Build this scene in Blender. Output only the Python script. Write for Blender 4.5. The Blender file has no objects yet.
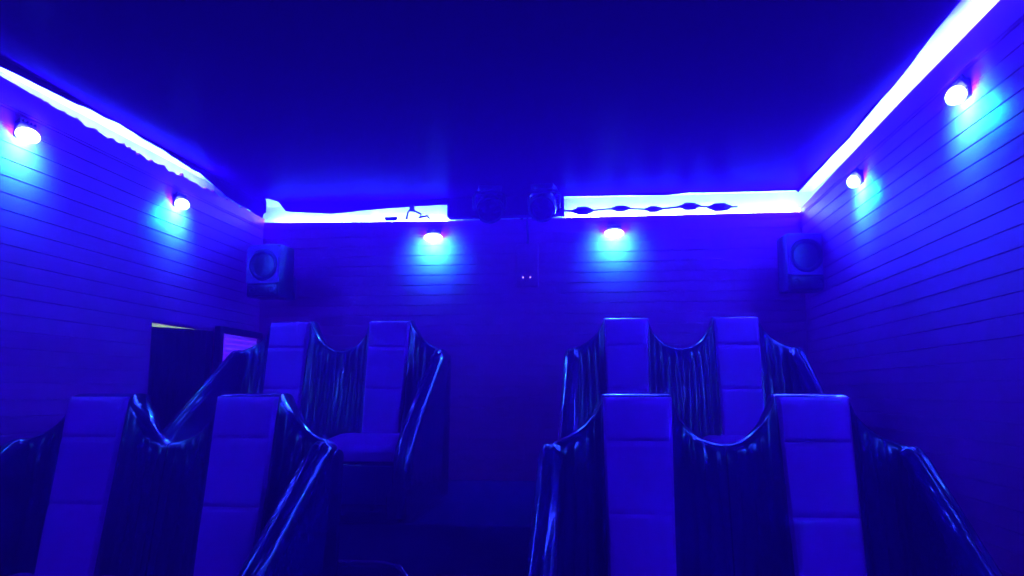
import bpy, bmesh, math, random
from mathutils import Vector, Matrix, noise
random.seed(7)
sc = bpy.context.scene
COL = sc.collection
PI = math.pi

# ------------------------------------------------------------------ materials
def mat(name, base, rough=.5, spec=.5, metal=0., coat=0., emis=None, estr=0.):
    m = bpy.data.materials.new(name); m.use_nodes = True
    b = m.node_tree.nodes['Principled BSDF']
    b.inputs['Base Color'].default_value = (*base, 1)
    b.inputs['Roughness'].default_value = rough
    b.inputs['Specular IOR Level'].default_value = spec
    b.inputs['Metallic'].default_value = metal
    b.inputs['Coat Weight'].default_value = coat
    b.inputs['Coat Roughness'].default_value = .08
    if emis:
        b.inputs['Emission Color'].default_value = (*emis, 1)
        b.inputs['Emission Strength'].default_value = estr
    return m

def bump(m, scale, strength, dist=.01, detail=3., stretch=(1, 1, 1), coat=False):
    nt = m.node_tree; b = nt.nodes['Principled BSDF']
    tc = nt.nodes.new('ShaderNodeTexCoord'); mp = nt.nodes.new('ShaderNodeMapping')
    mp.inputs['Scale'].default_value = stretch
    nz = nt.nodes.new('ShaderNodeTexNoise')
    nz.inputs['Scale'].default_value = scale; nz.inputs['Detail'].default_value = detail
    bp = nt.nodes.new('ShaderNodeBump'); bp.inputs['Strength'].default_value = strength
    bp.inputs['Distance'].default_value = dist
    nt.links.new(tc.outputs['Object'], mp.inputs['Vector'])
    nt.links.new(mp.outputs['Vector'], nz.inputs['Vector'])
    nt.links.new(nz.outputs['Fac'], bp.inputs['Height'])
    nt.links.new(bp.outputs['Normal'], b.inputs['Normal'])
    if coat: nt.links.new(bp.outputs['Normal'], b.inputs['Coat Normal'])
    return nz

def vary(m, scale, c0, c1, stretch=(1, 1, 1)):
    nt = m.node_tree; b = nt.nodes['Principled BSDF']
    tc = nt.nodes.new('ShaderNodeTexCoord'); mp = nt.nodes.new('ShaderNodeMapping')
    mp.inputs['Scale'].default_value = stretch
    nz = nt.nodes.new('ShaderNodeTexNoise'); nz.inputs['Scale'].default_value = scale
    nz.inputs['Detail'].default_value = 5
    rp = nt.nodes.new('ShaderNodeValToRGB')
    rp.color_ramp.elements[0].position = .35; rp.color_ramp.elements[1].position = .7
    rp.color_ramp.elements[0].color = (*c0, 1); rp.color_ramp.elements[1].color = (*c1, 1)
    nt.links.new(tc.outputs['Object'], mp.inputs['Vector'])
    nt.links.new(mp.outputs['Vector'], nz.inputs['Vector'])
    nt.links.new(nz.outputs['Fac'], rp.inputs['Fac'])
    nt.links.new(rp.outputs['Color'], b.inputs['Base Color'])

LED_COL = (.013, .016, 1.0)
M = {}
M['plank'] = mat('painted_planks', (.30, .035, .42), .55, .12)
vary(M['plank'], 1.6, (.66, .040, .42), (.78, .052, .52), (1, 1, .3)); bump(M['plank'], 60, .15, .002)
M['groove'] = M['plank']
M['ceil'] = mat('dark_ceiling_lining', (.014, .0003, .016), .6, .0, coat=.008)
M['ceil'].node_tree.nodes['Principled BSDF'].inputs['Coat Roughness'].default_value = .3
bump(M['ceil'], 3.0, .25, .02, 4)
M['white'] = mat('white_cove_paint', (.72, .66, .78), .6, .3)
vary(M['white'], 7, (.60, .60, .64), (.76, .78, .80))
M['floor'] = mat('dark_carpet', (.05, .004, .16), .9, .1); bump(M['floor'], 180, .5, .004)
M['platform'] = mat('black_platform_board', (.05, .004, .16), .85, .1); bump(M['platform'], 40, .2, .004)
M['vinyl'] = mat('glossy_black_vinyl', (.022, .003, .115), .11, .35, coat=.3)
bump(M['vinyl'], 26, .22, .006, 4, (1, .5, .5), True)
M['vinyl_arm'] = mat('creased_black_vinyl', (.022, .003, .115), .11, .35, coat=.3)
bump(M['vinyl_arm'], 34, .5, .008, 4, (1, .45, .45), True)
M['apron'] = mat('dull_blue_black_vinyl', (.07, .008, .26), .4, .3)
M['pad'] = mat('pale_leatherette', (.68, .03, .70), .5, .35)
bump(M['pad'], 14, .12, .008, 3)
M['stitch'] = mat('pale_thread', (.3, .08, .4), .7)
M['dark'] = mat('dark_plastic', (.02, .005, .07), .35, .5)
M['grille'] = mat('speaker_cone_paper', (.03, .006, .10), .55, .4)
M['face'] = mat('glossy_grey_baffle', (.40, .08, .55), .2, .6, coat=.6)
M['chrome'] = mat('chrome_metal', (.7, .6, .8), .18, .5, 1.)
M['cable'] = mat('black_rubber_cable', (.015, .004, .04), .5, .4)
M['lens'] = mat('lit_lamp_lens', (.8, .8, .8), .4, .3, emis=(.024, .024, 1.0), estr=15)
M['lens_off'] = mat('dark_glass_lens', (.01, .004, .03), .06, .6, coat=1)
M['strip'] = mat('lit_led_strip', (.8, .8, .8), .4, .3, emis=LED_COL, estr=110)
M['curtain'] = mat('blackout_curtain_cloth', (.012, .004, .05), .8, .2); bump(M['curtain'], 90, .3, .003)
M['cream'] = mat('cream_corridor_paint', (.72, .68, .66), .7, .3); bump(M['cream'], 30, .1, .004)
M['bulb'] = mat('warm_lit_bulb', (.8, .8, .8), .4, .3, emis=(1, .80, .95), estr=2.6)
M['panel'] = mat('white_slats_added_glow', (.85, .45, .95), .4, .5, emis=(.11, .003, 1), estr=.045)  # white slats, no lamp: violet glow added to brighten the panel
M['tinyled'] = mat('tiny_indicator_light', (.5, .5, .5), .4, .3, emis=(.25, .1, 1), estr=.6)

# ------------------------------------------------------------------ mesh helpers
def link(name, bm, m, parent=None, smooth=True, mods=None):
    bmesh.ops.recalc_face_normals(bm, faces=bm.faces)
    me = bpy.data.meshes.new(name); bm.to_mesh(me); bm.free()
    for p in me.polygons: p.use_smooth = smooth
    me.materials.append(m)
    o = bpy.data.objects.new(name, me); COL.objects.link(o)
    if smooth:
        try: me.set_sharp_from_angle(angle=math.radians(40))
        except Exception: pass
    if parent: o.parent = parent
    return o

def empty(name, loc=(0, 0, 0), rz=0.):
    o = bpy.data.objects.new(name, None); COL.objects.link(o)
    o.location = loc; o.rotation_euler = (0, 0, rz); o.empty_display_size = .1
    return o

def tag(o, label, cat, group=None, kind=None):
    o['label'] = label; o['category'] = cat
    if group: o['group'] = group
    if kind: o['kind'] = kind
    return o

def struct(o, label=None):
    o['kind'] = 'structure'
    if label: o['label'] = label
    return o

def box(bm, c, s, bev=0., rot=None, seg=2):
    r = bmesh.ops.create_cube(bm, size=1.0)
    vs = r['verts']
    bmesh.ops.scale(bm, vec=s, verts=vs)
    if bev > 0:
        es = list({e for v in vs for e in v.link_edges})
        rr = bmesh.ops.bevel(bm, geom=es, offset=bev, segments=seg, affect='EDGES', profile=.5)
        vs = list({v for f in rr['faces'] for v in f.verts} | {v for v in vs if v.is_valid})
    if rot is not None: bmesh.ops.rotate(bm, cent=(0, 0, 0), matrix=rot, verts=vs)
    bmesh.ops.translate(bm, vec=c, verts=vs)
    return vs

def tube(bm, pts, r, n=10, cap=True):
    pts = [Vector(p) for p in pts]; rings = []
    prev = None
    for i, p in enumerate(pts):
        t = (pts[min(i+1, len(pts)-1)] - pts[max(i-1, 0)]).normalized()
        if prev is None:
            a = Vector((0, 0, 1)) if abs(t.z) < .9 else Vector((1, 0, 0))
            u = t.cross(a).normalized()
        else:
            u = (prev - t*prev.dot(t)).normalized()
        prev = u; v = t.cross(u)
        rr = r[i] if isinstance(r, (list, tuple)) else r
        rings.append([bm.verts.new(p + (u*math.cos(2*PI*k/n) + v*math.sin(2*PI*k/n))*rr) for k in range(n)])
    for a, b in zip(rings, rings[1:]):
        for k in range(n):
            bm.faces.new((a[k], a[(k+1) % n], b[(k+1) % n], b[k]))
    if cap:
        bm.faces.new(rings[0][::-1]); bm.faces.new(rings[-1])

def lathe(bm, prof, mtx, n=28):
    """prof: list of (radius, height) turned about local z, then placed by mtx."""
    rings = []
    for r, h in prof:
        if r < 1e-6: rings.append([bm.verts.new(mtx @ Vector((0, 0, h)))])
        else: rings.append([bm.verts.new(mtx @ Vector((r*math.cos(2*PI*k/n), r*math.sin(2*PI*k/n), h))) for k in range(n)])
    for a, b in zip(rings, rings[1:]):
        for k in range(n):
            k2 = (k+1) % n
            if len(a) == 1 and len(b) == 1: continue
            if len(a) == 1: bm.faces.new((a[0], b[k2], b[k]))
            elif len(b) == 1: bm.faces.new((a[k], a[k2], b[0]))
            else: bm.faces.new((a[k], a[k2], b[k2], b[k]))

def grid_faces(bm, rows, closed=False):
    for a, b in zip(rows, rows[1:]):
        n = len(a)
        for k in range(n if closed else n-1):
            bm.faces.new((a[k], a[(k+1) % n], b[(k+1) % n], b[k]))

def interp(tab, t):
    if t <= tab[0][0]: return tab[0][1]
    for (a, va), (b, vb) in zip(tab, tab[1:]):
        if t <= b:
            k = (t-a)/(b-a)
            return va + (vb-va)*k
    return tab[-1][1]

def sstep(a, b, x):
    t = max(0., min(1., (x-a)/(b-a))); return t*t*(3-2*t)

def smooth_tab(tab, t):
    """Catmull-Rom through the table."""
    xs = [p[0] for p in tab]
    if t <= xs[0]: return tab[0][1]
    if t >= xs[-1]: return tab[-1][1]
    for i in range(len(tab)-1):
        if xs[i] <= t <= xs[i+1]:
            break
    p1, p2 = tab[i][1], tab[i+1][1]
    m = lambda j: (tab[min(j+1, len(tab)-1)][1]-tab[max(j-1, 0)][1])/(xs[min(j+1, len(tab)-1)]-xs[max(j-1, 0)])
    h = xs[i+1]-xs[i]; k = (t-xs[i])/h
    return ((2*k**3-3*k**2+1)*p1 + (k**3-2*k**2+k)*h*m(i) + (-2*k**3+3*k**2)*p2 + (k**3-k**2)*h*m(i+1))

# ------------------------------------------------------------------ room dimensions
XL, XR, YB, YF = -2.42, 1.33, 5.2, -1.7
ZLEDGE, ZC, CD = 2.70, 2.85, .11
PITCH = .07

def plank_profile(z0, z1, depth=.006):
    """(z, out) pairs up the wall: planks leaning a hair with a groove between them; out is towards the room."""
    pr = []; z = z0
    while z < z1-1e-4:
        e = min(z+PITCH, z1)
        pr += [(z, .0012), (min(z+PITCH-.005, e), .0)]
        if e - z > PITCH-.001: pr += [(e-.004, -.004), (e-.001, -.004)]
        z = e
    return pr

def plank_strip(bm, A, B, nrm, z0, z1):
    """a planked strip of wall from plan point A to B; nrm points into the room."""
    rows = []
    for z, o in plank_profile(z0, z1):
        rows.append([bm.verts.new((P[0]+nrm[0]*o, P[1]+nrm[1]*o, z)) for P in (A, B)])
    grid_faces(bm, rows)

def wall_core(bm, A, B, nrm, z0, z1, th=.04):
    n = Vector((nrm[0], nrm[1], 0)); a = Vector((*A, 0)) - n*.0055; b = Vector((*B, 0)) - n*.0055
    c = (a+b)/2 - n*(th/2)
    d = b-a
    s = (abs(d.x) if abs(d.x) > .01 else th, abs(d.y) if abs(d.y) > .01 else th, z1-z0)
    box(bm, (c.x, c.y, (z0+z1)/2), s)

# door hole in the left wall
DY0, DY1, DZ = 3.89, 4.56, 1.878
bm = bmesh.new()
for (y0, y1, z0, z1) in ((YF, DY0, 0, ZLEDGE-.01), (DY1, YB, 0, ZLEDGE-.01), (DY0, DY1, DZ, ZLEDGE-.01)):
    # keep the plank courses in step above the door
    zz = z0 if z0 == 0 else math.floor(z0/PITCH)*PITCH
    if z0 > 0:
        rows = []
        for z, o in plank_profile(zz, z1):
            rows.append([bm.verts.new((XL+o, y, max(z, z0))) for y in (y0, y1)])
        grid_faces(bm, rows)
    else: plank_strip(bm, (XL, y0), (XL, y1), (1, 0), z0, z1)
    wall_core(bm, (XL, y0), (XL, y1), (1, 0), z0, z1)
wl = struct(link('wall_left', bm, M['plank'], smooth=False))
bm = bmesh.new(); plank_strip(bm, (XR, YF), (XR, YB), (-1, 0), 0, ZLEDGE-.01); wall_core(bm, (XR, YF), (XR, YB), (-1, 0), 0, ZLEDGE-.01)
struct(link('wall_right', bm, M['plank'], smooth=False))
bm = bmesh.new(); plank_strip(bm, (XL, YB), (XR, YB), (0, -1), 0, ZLEDGE-.01); wall_core(bm, (XL-.04, YB), (XR+.04, YB), (0, -1), 0, ZLEDGE-.01)
struct(link('wall_back', bm, M['plank'], smooth=False))
bm = bmesh.new(); plank_strip(bm, (XL, YF), (XR, YF), (0, 1), 0, ZLEDGE-.01); wall_core(bm, (XL-.04, YF), (XR+.04, YF), (0, 1), 0, ZLEDGE-.01)
struct(link('wall_front', bm, M['plank'], smooth=False))
bm = bmesh.new(); box(bm, ((XL+XR)/2, (YB+YF)/2, -.05), (XR-XL+.3, YB-YF+.3, .1))
struct(link('floor', bm, M['floor'], smooth=False))

# cove: a white channel above the planked walls (upper walls + slab over the whole room)
bm = bmesh.new()
x0, x1, y0, y1 = XL-CD, XR+CD, YF-CD, YB+CD
for (c, s) in (((x0-.02, (y0+y1)/2, 2.78), (.04, y1-y0+.08, .36)), ((x1+.02, (y0+y1)/2, 2.78), (.04, y1-y0+.08, .36)),
               (((x0+x1)/2, y1+.02, 2.78), (x1-x0, .04, .36)), (((x0+x1)/2, y0-.02, 2.78), (x1-x0, .04, .36)),
               ((XL-CD/2-.02, (y0+y1)/2, ZLEDGE-.02), (CD-.04, y1-y0, .02)), ((XR+CD/2+.02, (y0+y1)/2, ZLEDGE-.02), (CD-.04, y1-y0, .02)),
               (((XL+XR)/2, YB+CD/2+.02, ZLEDGE-.02), (XR-XL+.08, CD-.04, .02)), (((XL+XR)/2, YF-CD/2-.02, ZLEDGE-.02), (XR-XL+.08, CD-.04, .02))):
    box(bm, c, s)
struct(link('trim_1', bm, M['white'], smooth=False), 'white painted light cove above the planks')
bm = bmesh.new(); box(bm, ((x0+x1)/2, (y0+y1)/2, ZC+.055), (x1-x0, y1-y0, .1))
struct(link('trim_2', bm, M['white'], smooth=False), 'white slab above the ceiling lining')

# dark ceiling lining with a ragged border that dips or draws back along the cove
def fz(seed, s, amp, f=3.): return amp*noise.noise(Vector((s*f, seed*7.3, .4)))
def left_in(y):  return .0
def border(side, s):
    """-> (inward offset, drop) of the lining edge at position s along the wall."""
    n1 = fz(side, s, 1, 2.3); n2 = fz(side+5, s, 1, 11.)
    if side == 0:   # left wall, s = y
        dr = interp([(-2, .045), (2.7, .045), (3.3, .02), (3.8, .012), (4.3, .035), (4.6, .09), (5.2, .11)], s)
        return .004, max(0, dr + .010*n1 + (.012*n2 if s > 3.2 else .002*n2))
    if side == 1:   # right wall
        off = interp([(-2, .05), (2.3, .07), (2.9, .065), (3.5, .02), (4.2, .0), (5.2, .0)], s)
        dr = interp([(-2, 0), (3.0, 0), (3.6, .0), (4.2, .012), (4.8, .012), (5.2, .02)], s)
        return max(0, off+.012*n1), max(0, dr + .014*n1)
    if side == 2:   # back wall, s = x
        dr = interp([(-2.42, .07), (-2.3, .06), (-1.9, .085), (-1.6, .06), (-1.3, .045), (-1.05, .04), (-.26, .01), (.2, .012), (.45, .022), (.6, .006), (1.33, .014)], s)
        off = .20*math.exp(-((s+2.32)/.05)**2)
        if off > .03: dr = .01
        return off, max(0, dr + .006*n1)
    return .0, .03
bm = bmesh.new()
def lin(a, b, n): return [a + (b-a)*i/n for i in range(n+1)]
loops = []
for side in range(4):
    if side == 0: pts = [(0, y) for y in lin(YF, YB, 150)]
    if side == 2: pts = [(2, x) for x in lin(XL, XR, 130)]
    if side == 1: pts = [(1, y) for y in lin(YB, YF, 150)]
    if side == 3: pts = [(3, x) for x in lin(XR, XL, 20)]
    loops.append((side, pts))
edge_top, edge_bot = [], []
for side, pts in [loops[0], loops[2], loops[1], loops[3]]:
    for _, s in pts[:-1]:
        off, dr = border(side, s)
        off = off + .004; dr = max(.002, dr)
        p = {0: (XL+off, s), 1: (XR-off, s), 2: (s, YB-off), 3: (s, YF+off)}[side]
        edge_top.append(bm.verts.new((p[0], p[1], ZC))); edge_bot.append(bm.verts.new((p[0], p[1], ZC-dr)))
N = len(edge_top)
bm.faces.new(edge_top)
for k in range(N): bm.faces.new((edge_top[k], edge_top[(k+1) % N], edge_bot[(k+1) % N], edge_bot[k]))
ceil = link('ceiling', bm, M['ceil'], smooth=False); struct(ceil)

# ragged paint-spattered lip along the ledge (the foot of the lit band)
def lip(name, A, B, zs, n, seed, nrm):
    bm = bmesh.new(); a = Vector((*A, 0)); b = Vector((*B, 0)); nn = Vector((*nrm, 0))
    lo, hi, lo2, hi2 = [], [], [], []
    for i in range(n+1):
        p = a.lerp(b, i/n); s = (p.y if abs(a.x-b.x) < .01 else p.x)
        z = zs(s)
        lo.append(bm.verts.new((*(p+nn*.006).xy, ZLEDGE-.03))); hi.append(bm.verts.new((*(p+nn*.006).xy, z)))
        hi2.append(bm.verts.new((*(p-nn*.012).xy, z))); lo2.append(bm.verts.new((*(p-nn*.012).xy, ZLEDGE-.03)))
    grid_faces(bm, [lo, hi, hi2, lo2, lo])
    struct(link(name, bm, M['plank'], smooth=False), 'dark top lip of the planked wall')
lip('trim_left', (XL, YF), (XL, YB), lambda s: interp([(-2, 2.775), (2.7, 2.775), (3.3, 2.755), (3.8, 2.745), (4.55, 2.745), (5.2, 2.745)], s)
    + (.020*noise.noise(Vector((s*14, 3, 0))) + .018*noise.noise(Vector((s*45, 9, 0)))) * sstep(2.7, 3.3, s), 420, 1, (1, 0))
lip('trim_right', (XR, YF), (XR, YB), lambda s: interp([(-2, 2.80), (2.57, 2.785), (3.4, 2.77), (4.2, 2.745), (5.06, 2.715), (5.2, 2.71)], s), 40, 2, (-1, 0))
lip('trim_back', (XL, YB), (XR, YB), lambda s: interp([(-2.42, 2.715), (-1.08, 2.69), (1.33, 2.692)], s), 40, 3, (0, -1))

# soffit board closing the cove between the two back strips
bm = bmesh.new()
box(bm, (-.66, YB+.04, 2.80), (.82, .09, .16), .004)
box(bm, (-.66, YB-.012, 2.79), (.80, .012, .15), .003)
struct(link('trim_3', bm, M['ceil'], smooth=False), 'dark board closing the cove between the two back strips')

# ------------------------------------------------------------------ LED strips
def led(name, A, B, nrm, label, z=2.716, w=.03, gap=None):
    root = empty(name, ((A[0]+B[0])/2, (A[1]+B[1])/2, z))
    a = Vector((*A, z)) - root.location; b = Vector((*B, z)) - root.location
    n = Vector((*nrm, 0)); d = (b-a).normalized()
    bm = bmesh.new()
    L = (b-a).length; k = max(2, int(L/.1))
    tube(bm, [a.lerp(b, i/k) + Vector((0, 0, .0025*math.sin(i*1.7))) + n*.003*math.sin(i*.9) for i in range(k+1)], .011, 8)
    link('glowing_strip', bm, M['strip'], root)
    bm = bmesh.new()
    c = (a+b)/2 - Vector((0, 0, .0145))
    s = (L if abs(d.x) > .5 else .03, L if abs(d.y) > .5 else .03, .006)
    box(bm, tuple(c), s)
    link('mounting_channel', bm, M['white'], root, smooth=False)
    tag(root, label, 'light strip', 'blue strip lights in the ceiling cove')
    return root
cy = .062
led('led_strip', (XL-cy, YF+.1), (XL-cy, 4.5), (1, 0), 'glowing blue-violet strip light in the cove above the left plank wall')
led('led_strip', (XR+cy, YF+.1), (XR+cy, 5.2), (-1, 0), 'glowing pale blue strip light in the cove above the right plank wall')
led('led_strip', (-2.40, YB+cy), (-1.085, YB+cy), (0, -1), 'narrow glowing strip light in the cove above the back wall, near the left corner')
led('led_strip', (-.24, YB+cy), (1.34, YB+cy), (0, -1), 'bright strip light in the back wall cove behind the hanging cable plugs')

# cable with plugs lying on the back ledge in front of the strip
root = empty('plug_cable', (.4, YB-.004, 2.735))
pl = [(-.12, .15, .06, 0), (.14, .13, .042, 1), (.36, .12, .044, 0), (.60, .14, .052, 1), (.80, .16, .06, 0)]
bm = bmesh.new()
pts = [(x-.4, -.012+.004*math.sin(x*9), .004+.006*math.sin(x*13)) for x in lin(-.26, .92, 60)]
tube(bm, pts, .006, 8); link('cable', bm, M['cable'], root)
for i, (x, l, h, k) in enumerate(pl):
    bm = bmesh.new()
    y0_, z0_ = -.012+.004*math.sin(x*9), .004+.006*math.sin(x*13)
    prof = [(.0, -l/2), (.007, -l/2), (h*.3, -l*.32), (h*.5, -l*.2), (h*.5, l*.2), (h*.36, l*.3), (.007, l/2), (0, l/2)]
    mt = Matrix.Translation((x-.4, y0_-h*.1, z0_)) @ Matrix.Rotation(PI/2, 4, 'Y')
    lathe(bm, prof, mt, 12); link('plug', bm, M['cable'], root)
tag(root, 'black cable with five fat plugs along the back wall ledge', 'cable')
root = empty('cord', (-1.3, YB-.004, 2.735))
bm = bmesh.new()
tube(bm, [(-.06, -.01, -.03), (-.05, -.012, .02), (-.02, -.014, .06), (.0, -.014, .03), (.05, -.014, .005), (.03, -.016, -.02), (.09, -.012, -.005), (.11, -.012, -.036)], .008, 8)
link('cable', bm, M['cable'], root)
bm = bmesh.new(); box(bm, (-.02, -.014, .05), (.035, .024, .05), .006); link('plug', bm, M['cable'], root)
bm = bmesh.new(); box(bm, (-.17, -.012, -.022), (.09, .02, .03), .006); link('plug', bm, M['cable'], root)
tag(root, 'short kinked black cord in front of the back strip left of the middle', 'cord')

# ------------------------------------------------------------------ wall lamps
LAMP = {}
def wall_lamp(x, y, ang, label, first=[]):
    """local frame: wall at y=0, the room towards -y."""
    root = empty('wall_lamp', (x, y, 2.575), ang)
    parts = []
    if not first:
        bm = bmesh.new(); box(bm, (0, -.008, .012), (.07, .014, .07), .005); a = link('wall_plate', bm, M['dark'], root)
        bm = bmesh.new(); tube(bm, [(0, -.010, .032), (0, -.022, .044), (0, -.026, .030)], .008, 8); b = link('bracket_arm', bm, M['dark'], root)
        R = Matrix.Rotation(math.radians(-52), 3, 'X')
        bm = bmesh.new(); box(bm, (0, -.026, .026), (.10, .04, .022), .010, R)
        for k in range(5): box(bm, (-.044+.022*k, -.026, .040), (.005, .034, .008), 0, R)
        c = link('housing', bm, M['dark'], root)
        # domed glass lens at the housing's mouth
        bm = bmesh.new(); rows = []
        for i in range(17):
            th_ = PI/2*i/16; row = []
            for j in range(28):
                a_ = 2*PI*j/28
                p = R @ Vector((.066*math.sin(th_)*math.cos(a_), .032*math.sin(th_)*math.sin(a_), -.010-.026*math.cos(th_))) + Vector((0, -.030, .000))
                row.append(bm.verts.new(p))
            rows.append(row)
        grid_faces(bm, rows, closed=True); bmesh.ops.remove_doubles(bm, verts=bm.verts, dist=1e-6); d = link('lens', bm, M['lens'], root)
        first.append([a, b, c, d])
    else:
        for p in first[0]:
            q = p.copy(); q.parent = root; COL.objects.link(q)
    ld = LAMP.get('l')
    if ld is None:
        ld = bpy.data.lights.new('lamp_beam', 'SPOT'); LAMP['l'] = ld
        ld.energy = 4.8; ld.color = (.003, .30, 1.0); ld.spot_size = math.radians(150); ld.spot_blend = .5; ld.shadow_soft_size = .025
    lo = bpy.data.objects.new('lamp_beam', ld); COL.objects.link(lo); lo.parent = root
    lo.location = (0, -.082, -.06)
    lo.rotation_euler = Vector((0, 1, -.15)).normalized().to_track_quat('-Z', 'Y').to_euler()
    tag(root, label, 'wall lamp', 'blue wall lamps')
    return root
A_L, A_R, A_B = PI/2, -PI/2, 0
wall_lamp(XL, 2.85, A_L, 'cyan-glowing lamp on the left wall, the one at the photo\'s left edge')
wall_lamp(XL, 4.05, A_L, 'cyan-glowing lamp on the left wall, nearer the loudspeaker in the corner')
wall_lamp(-1.16, YB, A_B, 'cyan-glowing lamp on the back wall, left of the ceiling spotlights')
wall_lamp(.092, YB, A_B, 'cyan-glowing lamp on the back wall under the cable plugs')
wall_lamp(XR, 4.0, A_R, 'glowing lamp on the right wall, nearer the back corner')
wall_lamp(XR, 2.84, A_R, 'large bright lamp on the right wall, at the top right of the photo')
wall_lamp(XL, 1.65, A_L, 'added unseen lamp on the left wall beside the viewer, lighting the seats')  # this and the next three lamps are added out of view as seat fill
wall_lamp(XR, 1.65, A_R, 'added unseen lamp on the right wall beside the viewer, lighting the seats')
wall_lamp(XL, .35, A_L, 'added unseen lamp on the left wall behind the viewer, lighting the seats')
wall_lamp(XR, .35, A_R, 'added unseen lamp on the right wall behind the viewer, lighting the seats')

# ------------------------------------------------------------------ platforms
Y1, Y2, P1, P2 = 2.70, 4.20, .51, .92
PX0, PX1 = -2.30, 1.24
bm = bmesh.new()
box(bm, ((PX0+PX1)/2, (1.55+3.45)/2, P1/2), (PX1-PX0, 3.45-1.55, P1), .01)
front_pf = struct(link('riser_front', bm, M['platform'], smooth=False), 'low carpeted platform under the front row')
bm = bmesh.new()
box(bm, ((PX0+PX1)/2, (3.455+YB-.03)/2, P2/2), (PX1-PX0, YB-.03-3.455, P2), .01)
back_pf = struct(link('riser_back', bm, M['platform'], smooth=False), 'higher carpeted platform under the back row')
front_pf.name = 'trim_4'; back_pf.name = 'trim_5'
# aisle step with a metal nosing
root = empty('aisle_step', (-.54, 3.3, P1))
bm = bmesh.new(); box(bm, (0, 0, .10), (.40, .29, .20), .006); link('step_box', bm, M['platform'], root, smooth=False)
bm = bmesh.new(); box(bm, (0, -.148, .192), (.40, .012, .022), .003); link('metal_nosing', bm, M['chrome'], root, smooth=False)
tag(root, 'dark box step in the aisle between the two back blocks of seats', 'step')

# ------------------------------------------------------------------ cinema seats
HW, OUT = .2885, .338          # half pitch, reach of the outer wing
TOP, VAL = .985, .815
REC = math.tan(math.radians(11.5))
def front_y(z): return -(TOP-z)*REC
ARM = [(.03, .812), (-.04, .815), (-.10, .79), (-.18, .738), (-.30, .660), (-.45, .565), (-.60, .475), (-.72, .395), (-.80, .31), (-.83, .20), (-.83, .03)]
INNER = [(-.10, .36), (-.15, .358), (-.22, .355), (-.32, .35), (-.42, .345), (-.50, .34), (-.545, .325), (-.56, .30), (-.562, .20), (-.562, .10), (-.562, .03)]

def backrest_mesh(xl, xr):
    """xl / xr: reach left and right."""
    bm = bmesh.new(); cols = []
    def top(x):
        e = xr if x > 0 else -xl
        w = .128; ax = abs(x)
        if ax <= w-.012: return TOP
        t = min(1, (ax-w+.012)/(e-w+.012))
        k = (1-t)
        return VAL + (TOP-VAL)*(.30*k**6+.70*k**2.0) - (.03*sstep(.72, 1, t) if e > .3 else 0)
    xs = sorted(set([round(xl+(xr-xl)*i/110, 5) for i in range(111)] + [-.128, -.122, -.116, .116, .122, .128]))
    for x in xs:
        h = top(x); ax = abs(x)
        rec = .028*sstep(.118, .15, ax) - .012*sstep(.17, .28, ax)
        th = .15 - .04*sstep(.12, .25, ax)
        r = .03
        col = []
        n = 20
        z0 = .05
        for i in range(n+1):
            z = z0 + (h-r-z0)*i/n
            ripple = -.010*(1-abs(math.sin(ax*72+.7*math.sin(z*6+x*9))))**2.2*sstep(.15, .18, ax)*sstep(.30, .42, z)*(1-.55*sstep(h-.12, h-.03, z))
            col.append((x, front_y(z)+rec+ripple, z))
        yf = front_y(h-r)+rec; yb = yf+th
        for i in range(1, 8):
            a = PI*i/8
            col.append((x, yf + th/2 - math.cos(a)*th/2, h-r+math.sin(a)*r))
        for i in range(9):
            z = (h-r) + (z0-(h-r))*i/8
            col.append((x, max(yb + (z-(h-r))*REC*.35, front_y(z)+rec+th), z))
        cols.append([bm.verts.new(p) for p in col])
    grid_faces(bm, cols, closed=True)
    bm.faces.new(cols[0]); bm.faces.new(cols[-1][::-1])
    return bm

SEAM = [0., .152, .385, .60]
def pad_mesh():
    bm = bmesh.new(); rows = []
    L = .655/math.cos(math.radians(11.5)); w = .117
    n = 90; m = 24
    for i in range(n+1):
        v = L*i/n
        z = TOP-.012 - v*math.cos(math.radians(11.5))
        row = []
        for j in range(m+1):
            u = -1+2*j/m
            eu = min(1., (1-abs(u))/.16); ev = min(v, L-v)/.03; ev = min(1, ev)
            puff = .022*math.sqrt(max(0, 1-(1-eu)**2))*math.sqrt(max(0, 1-(1-ev)**2))
            for s in SEAM[1:-1]:
                puff -= .010*math.exp(-((v-s)/.008)**2)*eu
            puff += .004*math.sin(PI*((v-.0)/.2))*eu*ev
            y = front_y(z) - .001 - max(0, puff)
            row.append(bm.verts.new((u*w*(1-.13*v), y, z)))
        rows.append(row)
    grid_faces(bm, rows)
    # close it at the back
    r = bmesh.ops.extrude_edge_only(bm, edges=[e for e in bm.edges if e.is_boundary])
    nv = [g for g in r['geom'] if isinstance(g, bmesh.types.BMVert)]
    for v in nv: v.co.y += .006
    return bm

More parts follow.
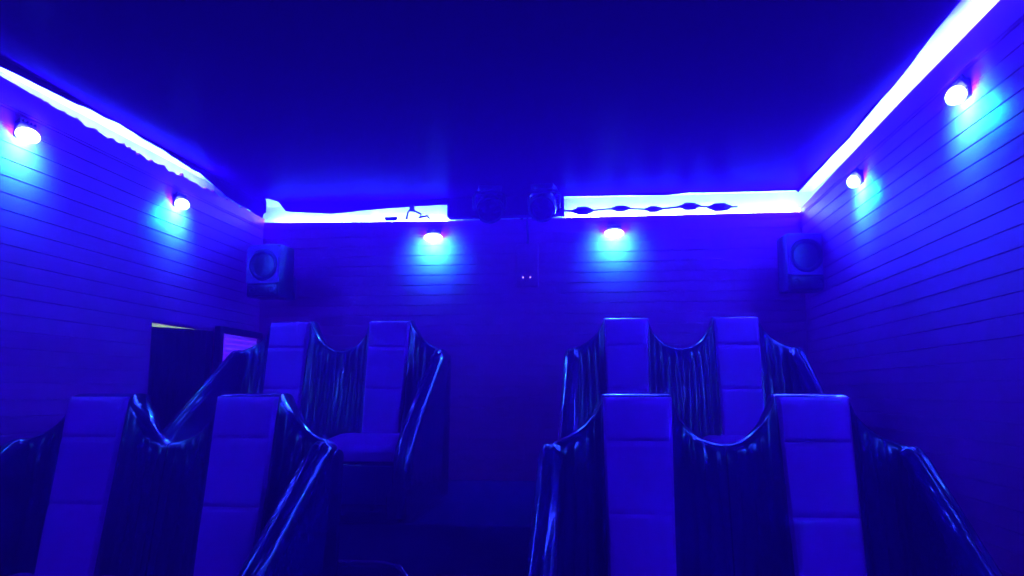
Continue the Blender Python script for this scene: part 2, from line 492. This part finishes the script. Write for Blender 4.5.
def cushion_mesh():
    bm = bmesh.new(); rows = []
    x0, x1, yb, yf, zt = -.215, .215, -.125, -.56, .362
    prof = []
    # profile from back top to front bottom
    n = 18
    for i in range(n+1):
        t = i/n; y = yb+.01 + (yf+.05-yb)*t
        prof.append((y, zt - .028*t + .012*math.sin(PI*t)))
    for i in range(1, 9):
        a = PI/2*i/8
        prof.append((yf+.06-.05-math.sin(a)*.05+.05, zt-.028-.05+math.cos(a)*.05))
    prof.append((yf+.012, zt-.11))
    for (y, z) in prof:
        row = []
        for j in range(25):
            u = -1+j/12.
            dz = -.022*max(0, (abs(u)-.8)/.2)**2
            g = -.006*(math.exp(-((u-.55)/.04)**2)+math.exp(-((u+.55)/.04)**2))
            row.append(bm.verts.new((u*x1, y, z+dz+g)))
        rows.append(row)
    grid_faces(bm, rows)
    r = bmesh.ops.extrude_edge_only(bm, edges=[e for e in bm.edges if e.is_boundary])
    for v in [g for g in r['geom'] if isinstance(g, bmesh.types.BMVert)]: v.co.z = min(v.co.z, .25)
    return bm

def arm_mesh(side, outer):
    """side +1 right, -1 left. A sloping arm with lengthwise gathered pleats; the inner half arm meets its neighbour's at the seam."""
    bm = bmesh.new(); rows = []
    a, b = (.248 if outer else .222), (OUT if outer else HW-.001)
    # resample the path finely
    path = []; ARM_ = ARM if outer else INNER
    seg = len(ARM_)-1
    for i in range(seg):
        for k in range(7):
            t = i+k/7
            path.append((smooth_tab([(j, p[0]) for j, p in enumerate(ARM_)], t), smooth_tab([(j, p[1]) for j, p in enumerate(ARM_)], t)))
    path.append(ARM_[-1])
    nx = 22
    for idx, (y, z) in enumerate(path):
        # path normal in the yz plane
        p0 = path[max(0, idx-1)]; p1 = path[min(len(path)-1, idx+1)]
        ty, tz = p1[0]-p0[0], p1[1]-p0[1]; l = math.hypot(ty, tz) or 1; ny, nz = tz/l*1., -ty/l
        if nz < 0 or (abs(nz) < .05 and ny > 0): ny, nz = -ny, -nz
        s = idx/(len(path)-1)
        row = []
        for j in range(nx+1):
            u = j/nx; x = a+(b-a)*u
            if outer: c = abs(2*u-1)
            else: c = 1-u
            rr = .05
            rnd = -rr*(1-math.sqrt(max(0, 1-min(1, c)**2.6)))
            pl = .003*math.sin(u*(b-a)*210 + 1.3*math.sin(s*9+side))*sstep(0, .08, s)*(1-.5*s) * (1-c**4)
            gat = .003*noise.noise(Vector((x*60+side*9, s*22, outer*5.)))*(1-c**4) + .006*noise.noise(Vector((x*25+side*9, s*30, 3.)))*(1-sstep(.0, .22, s))*(1-c**4)
            d = rnd+pl+gat
            row.append(bm.verts.new((side*x, y+ny*d, z+nz*d)))
        rows.append(row)
    grid_faces(bm, rows)
    # side walls down to the plinth
    nrow = len(rows)
    for j, inset in ((0, 0), (nx, 0)):
        low = []
        for i in range(nrow):
            v = rows[i][j].co
            low.append(bm.verts.new((v.x, min(v.y, .02), .03)))
        for i in range(nrow-1):
            try: bm.faces.new((rows[i][j], rows[i+1][j], low[i+1], low[i]))
            except ValueError: pass
    bmesh.ops.remove_doubles(bm, verts=bm.verts, dist=1e-5)
    return bm

def base_mesh(xl, xr):
    bm = bmesh.new()
    box(bm, (0, -.325, .145), (.43, .43, .19), .012)       # front apron and box
    box(bm, (0, -.36, .025), (xr-xl-.08, .80, .05), .006)  # plinth
    return bm

def build_seat(kind):
    root = empty('cinema_seat')
    xl, xr = (-OUT, HW) if kind == 'L' else (-HW, OUT)
    xl_b, xr_b = (xl, xr-.001) if kind == 'L' else (xl+.001, xr)
    link('backrest', backrest_mesh(xl_b, xr_b), M['vinyl'], root)
    p = link('back_pad', pad_mesh(), M['pad'], root); p['label'] = 'pale quilted back pad'
    p = link('seat_cushion', cushion_mesh(), M['pad'], root); p['label'] = 'pale seat cushion'
    link('armrest', arm_mesh(-1, kind == 'L'), M['vinyl_arm'], root)
    link('armrest', arm_mesh(1, kind == 'R'), M['vinyl_arm'], root)
    link('base', base_mesh(xl, xr), M['vinyl'], root)
    bm = bmesh.new(); box(bm, (0, -.545, .135), (.40, .014, .19), .006)
    for k in (-1, 1): box(bm, (k*.1, -.553, .135), (.006, .006, .17), .002)
    p = link('front_panel', bm, M['apron'], root); p['label'] = 'dull front panel under the cushion'
    return root

def copy_tree(o):
    c = o.copy(); COL.objects.link(c)
    for ch in list(o.children):
        d = ch.copy(); d.parent = c; COL.objects.link(d)
    return c
proto = {}
seats = [
 ('L', -1.575-.29, Y1, P1, 'high-backed black seat with pale pad in the front row, beside the left plank wall'),
 ('R', -1.575+.29, Y1, P1, 'high-backed black seat with pale pad in the front left pair, on the aisle side'),
 ('L', .405-.29, Y1, P1, 'high-backed black seat with pale pad in the front right pair, on the aisle side'),
 ('R', .405+.29, Y1, P1, 'high-backed black seat with pale pad in the front row, beside the right plank wall'),
 ('L', -1.475-.29, Y2, P2, 'raised back row black seat with pale pad, beside the slatted panel at left'),
 ('R', -1.475+.29, Y2, P2, 'raised back row black seat with pale cushion in view, left of the aisle'),
 ('L', .42-.29, Y2, P2, 'raised back row black seat with pale pad, right of the aisle'),
 ('R', .42+.29, Y2, P2, 'raised back row black seat with pale pad, beside the right wall'),
]
for kind, x, y, z, label in seats:
    if kind not in proto: proto[kind] = r = build_seat(kind)
    else: r = copy_tree(proto[kind])
    r.location = (x, y, z)
    tag(r, label, 'seat', 'front row cinema seats' if y == Y1 else 'back row cinema seats')

# foot rail before the back-left pair
root = empty('foot_rail', (-1.30, 3.31, P1))
bm = bmesh.new(); tube(bm, [(-.42, 0, .262), (-.3, 0, .265), (.36, 0, .265), (.43, -.012, .255), (.465, -.035, .225), (.475, -.05, .17), (.475, -.05, .012)], .016, 10); link('rail', bm, M['chrome'], root)
bm = bmesh.new(); tube(bm, [(-.40, 0, .255), (-.40, 0, .006)], .014, 10); link('post', bm, M['dark'], root)
bm = bmesh.new(); tube(bm, [(.10, 0, .255), (.10, 0, .006)], .014, 10); link('post', bm, M['dark'], root)
for x in (-.40, .10, .475):
    bm = bmesh.new(); box(bm, (x, 0 if x < .3 else -.05, .006), (.07, .07, .012), .003); link('foot_plate', bm, M['dark'], root)
tag(root, 'low metal foot rail on the floor before the back left pair of seats', 'rail')

# ------------------------------------------------------------------ loudspeakers
def speaker(cx, cz, y, rz, wall_dx, label):
    root = empty('loudspeaker', (cx, y, cz), rz)
    W, Hh, D = .235, .345, .19
    bm = bmesh.new(); box(bm, (0, D/2, 0), (W, D, Hh), .012); link('cabinet', bm, M['dark'], root)
    bm = bmesh.new()
    # baffle plate with a round opening
    n = 40; cxz = (0, .035); R = .104; hw, z0, z1 = .114, -.085, .162
    inn = [bm.verts.new((R*math.cos(2*PI*k/n), -.010, cxz[1]+R*math.sin(2*PI*k/n))) for k in range(n)]
    out = []
    for k in range(n):
        c, s = math.cos(2*PI*k/n), math.sin(2*PI*k/n)
        t = min(hw/abs(c) if abs(c) > 1e-6 else 9, ((z1-cxz[1]) if s > 0 else (cxz[1]-z0))/abs(s) if abs(s) > 1e-6 else 9)
        out.append(bm.verts.new((t*c, -.014, cxz[1]+t*s)))
    back = [bm.verts.new((v.co.x, .004, v.co.z)) for v in out]
    inb = [bm.verts.new((v.co.x*.96, .012, cxz[1]+(v.co.z-cxz[1])*.96)) for v in inn]
    grid_faces(bm, [list(r)+[r[0]] for r in (inb, inn, out, back)])
    bmesh.ops.remove_doubles(bm, verts=bm.verts, dist=1e-6)
    f = link('baffle', bm, M['face'], root)
    mt = Matrix.Translation((0, 0, cxz[1])) @ Matrix.Rotation(PI/2, 4, 'X')
    bm = bmesh.new(); lathe(bm, [(.102, .002), (.097, .010), (.088, .012), (.079, .004), (.055, -.014), (.03, -.026), (0, -.026)], mt, 36)
    link('woofer_cone', bm, M['grille'], root)
    bm = bmesh.new(); lathe(bm, [(.03, -.024), (.026, -.012), (.014, -.004), (0, -.002)], mt, 24); link('dust_cap', bm, M['dark'], root)
    bm = bmesh.new(); box(bm, (0, -.006, -.128), (.20, .014, .062), .004)
    link('lower_panel', bm, M['dark'], root)
    for px in (-.07, .07):
        bm = bmesh.new(); lathe(bm, [(.022, .0), (.022, .008), (.016, .009), (.012, .0), (0, .0)], Matrix.Translation((px, -.012, -.128)) @ Matrix.Rotation(PI/2, 4, 'X'), 20)
        link('port', bm, M['grille'], root)
    bm = bmesh.new()
    inv = Matrix.Rotation(-rz, 3, 'Z')
    e = inv @ Vector((wall_dx, YB-.008-y, 0))
    tube(bm, [(0, D-.01, -.05), tuple(Vector((e.x*.6, e.y*.7, -.06))), tuple(Vector((e.x, e.y, -.06)))], .018, 10)
    R3 = inv
    box(bm, tuple(Vector((e.x, e.y, -.06)) - inv @ Vector((0, .004, 0))), (.10, .012, .16), .003, inv)
    link('bracket', bm, M['dark'], root)
    tag(root, label, 'loudspeaker', 'corner loudspeakers')
speaker(-2.185, 2.285, 4.72, math.radians(-6), -.02, 'square dark loudspeaker with round cone high in the left back corner')
speaker(1.235, 2.285, 4.76, math.radians(4), -.02, 'square dark loudspeaker with round cone high in the right back corner')

# ------------------------------------------------------------------ ceiling effect lights
def stage_light(x, y, rz, label, proto=[]):
    root = empty('stage_light', (x, y, ZC), rz)
    if not proto:
        bm = bmesh.new(); box(bm, (0, 0, -.018), (.15, .13, .034), .006); a = link('mounting_base', bm, M['dark'], root)
        bm = bmesh.new()
        tube(bm, [(-.10, 0, -.15), (-.105, 0, -.07), (-.085, 0, -.04), (0, 0, -.036), (.085, 0, -.04), (.105, 0, -.07), (.10, 0, -.15)], .011, 8)
        b = link('yoke', bm, M['dark'], root)
        mt = Matrix.Translation((0, -.01, -.13)) @ Matrix.Rotation(math.radians(125), 4, 'X')
        bm = bmesh.new(); lathe(bm, [(0, -.085), (.05, -.085), (.066, -.07), (.07, -.02), (.09, .03), (.092, .08), (.08, .085), (.076, .07), (0, .07)], mt, 28)
        for s in (-1, 1): tube(bm, [(s*.06, 0, -.142), (s*.108, 0, -.142)], .016, 10)
        c = link('lamp_head', bm, M['dark'], root)
        bm = bmesh.new(); lathe(bm, [(.076, .071), (.05, .08), (.02, .084), (0, .085)], mt, 28); d = link('lens', bm, M['lens_off'], root)
        proto.append([a, b, c, d])
    else:
        for p in proto[0]:
            q = p.copy(); q.parent = root; COL.objects.link(q)
    tag(root, label, 'spotlight', 'dark ceiling spotlights')
stage_light(-.73, 4.93, math.radians(12), 'dark unlit spotlight under the ceiling, nearer the left back lamp')
stage_light(-.365, 4.93, math.radians(-10), 'dark unlit spotlight under the ceiling, nearer the cable plugs')
root = empty('metal_rail', (-.50, YB-.02, 2.70))
bm = bmesh.new(); box(bm, (0, -.004, 0), (.13, .014, .012), .003); link('bar', bm, M['chrome'], root)
bm = bmesh.new(); box(bm, (-.04, .008, -.008), (.02, .024, .02), .002); link('clip', bm, M['dark'], root)
bm = bmesh.new(); box(bm, (.04, .008, -.008), (.02, .024, .02), .002); link('clip', bm, M['dark'], root)
tag(root, 'short bright metal rail on the back wall under the spotlights', 'rail')
root = empty('wall_box', (-.50, YB, 2.36))
bm = bmesh.new(); box(bm, (0, -.022, .0), (.15, .036, .30), .008); link('case', bm, M['plank'], root)
bm = bmesh.new(); box(bm, (0, -.041, .03), (.11, .006, .16), .003); link('cover_plate', bm, M['plank'], root)
for x in (-.03, .02):
    bm = bmesh.new(); lathe(bm, [(.004, 0), (.004, .003), (.002, .005), (0, .005)], Matrix.Translation((x, -.0395, -.085)) @ Matrix.Rotation(PI/2, 4, 'X'), 12)
    link('indicator_light', bm, M['tinyled'], root)
bm = bmesh.new(); tube(bm, [(0, -.02, .14), (.004, -.02, .22), (-.004, -.016, .30), (0, -.012, .335)], .007, 8); link('cable', bm, M['cable'], root)
tag(root, 'dark box on the back wall with two tiny lights, below the spotlights', 'box')

# ------------------------------------------------------------------ doorway, curtain, corridor
bm = bmesh.new()
t = .03
box(bm, (XL-.055, DY0-t/2+.012, DZ/2), (.10, t, DZ), .003)
box(bm, (XL-.055, DY1+t/2-.012, DZ/2), (.10, t, DZ), .003)
struct(link('door_1', bm, M['dark'], smooth=False), 'dark door frame in the left wall')
bm = bmesh.new(); rows = []
for j in range(61):
    y = DY0+.004+(DY1-DY0-.006)*j/60
    u = (y-DY0)/(DY1-DY0)
    ztop = interp([(0, DZ-.026), (.8, DZ-.001), (1, DZ+.002)], u)
    row = []
    for k in range(7):
        z = .02 + (ztop-.02)*k/6
        row.append(bm.verts.new((XL-.035+.010*math.sin(j*1.05)+.006*math.sin(j*.37+k*.2), y, z)))
    rows.append(row)
grid_faces(bm, rows)
cu = link('blackout_curtain', bm, M['curtain'])
so = cu.modifiers.new('thick', 'SOLIDIFY'); so.thickness = .005
tag(cu, 'black curtain filling the doorway in the left wall, warm light showing over it', 'curtain')
bm = bmesh.new()
cx0, cx1, cy0, cy1, cz1 = XL-1.3, XL-.06, 3.3, 5.1, 2.5
for c, s in (((cx0, (cy0+cy1)/2, cz1/2), (.05, cy1-cy0, cz1)), (((cx0+cx1)/2, cy0, cz1/2), (cx1-cx0, .05, cz1)),
             (((cx0+cx1)/2, cy1, cz1/2), (cx1-cx0, .05, cz1)), (((cx0+cx1)/2, (cy0+cy1)/2, cz1), (cx1-cx0+.05, cy1-cy0+.05, .05))):
    box(bm, c, s)
struct(link('wall_corridor', bm, M['cream'], smooth=False))
root = empty('corridor_lamp', (XL-.6, 4.3, cz1-.025))
bm = bmesh.new(); lathe(bm, [(0, 0), (.08, 0), (.08, -.02), (0, -.02)], Matrix.Identity(4), 20); link('ceiling_plate', bm, M['dark'], root)
bm = bmesh.new(); lathe(bm, [(.06, -.02), (.09, -.05), (.09, -.09), (.05, -.13), (0, -.14)], Matrix.Identity(4), 20); link('lit_globe', bm, M['bulb'], root)
tag(root, 'warm ceiling lamp in the corridor behind the black curtain', 'lamp')

# ------------------------------------------------------------------ slatted panel on the left wall
root = empty('slatted_panel', (XL+.004, 4.87, 1.775))
bm = bmesh.new()
W2, H2 = .255, .095
for c, s in (((.02, 0, H2+.02), (.04, 2*W2+.10, .045)), ((.02, 0, -H2-.02), (.04, 2*W2+.10, .045)), ((.02, -W2-.03, 0), (.04, .05, 2*H2)), ((.02, W2+.03, 0), (.04, .05, 2*H2))):
    box(bm, c, s, .004)
link('frame', bm, M['dark'], root, smooth=False)
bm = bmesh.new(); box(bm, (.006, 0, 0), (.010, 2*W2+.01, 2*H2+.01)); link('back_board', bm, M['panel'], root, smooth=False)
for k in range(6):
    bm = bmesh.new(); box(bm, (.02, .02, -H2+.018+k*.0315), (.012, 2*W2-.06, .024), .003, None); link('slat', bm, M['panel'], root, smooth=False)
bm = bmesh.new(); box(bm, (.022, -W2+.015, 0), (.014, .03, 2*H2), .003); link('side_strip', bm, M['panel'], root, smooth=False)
tag(root, 'white slatted panel with an added violet glow in a dark frame on the left wall beyond the curtain', 'panel')

# ------------------------------------------------------------------ world, camera
w = bpy.data.worlds.new('night'); sc.world = w; w.use_nodes = True
w.node_tree.nodes['Background'].inputs['Color'].default_value = (.002, .001, .02, 1)
w.node_tree.nodes['Background'].inputs['Strength'].default_value = .2

nt = w.node_tree                       # thin stage haze hanging in the air
hz = nt.nodes.new('ShaderNodeVolumeScatter'); hz.inputs['Color'].default_value = (.8, .02, 1, 1)
hz.inputs['Density'].default_value = .16; hz.inputs['Anisotropy'].default_value = .1
nt.links.new(hz.outputs['Volume'], nt.nodes['World Output'].inputs['Volume'])

cam = bpy.data.cameras.new('camera'); co = bpy.data.objects.new('camera', cam); COL.objects.link(co)
f = 768.; th = math.atan(104/f); ph = math.atan(91/f*math.cos(th))
cam.sensor_width = 36; cam.lens = f/1024*36; cam.clip_start = .02
co.location = (0, 0, 1.5)
F = Vector((-math.sin(ph)*math.cos(th), math.cos(ph)*math.cos(th), math.sin(th)))
co.rotation_euler = F.to_track_quat('-Z', 'Y').to_euler()
sc.camera = co
sc.view_settings.view_transform = 'Standard'
sc.view_settings.look = 'None'
sc.view_settings.gamma = 1
sc.view_settings.use_curve_mapping = False
sc.view_settings.exposure = 4.3
sc.cycles.max_bounces = 8; sc.cycles.diffuse_bounces = 5; sc.cycles.glossy_bounces = 4
sc.cycles.sample_clamp_indirect = 4
sc.cycles.use_denoising = True
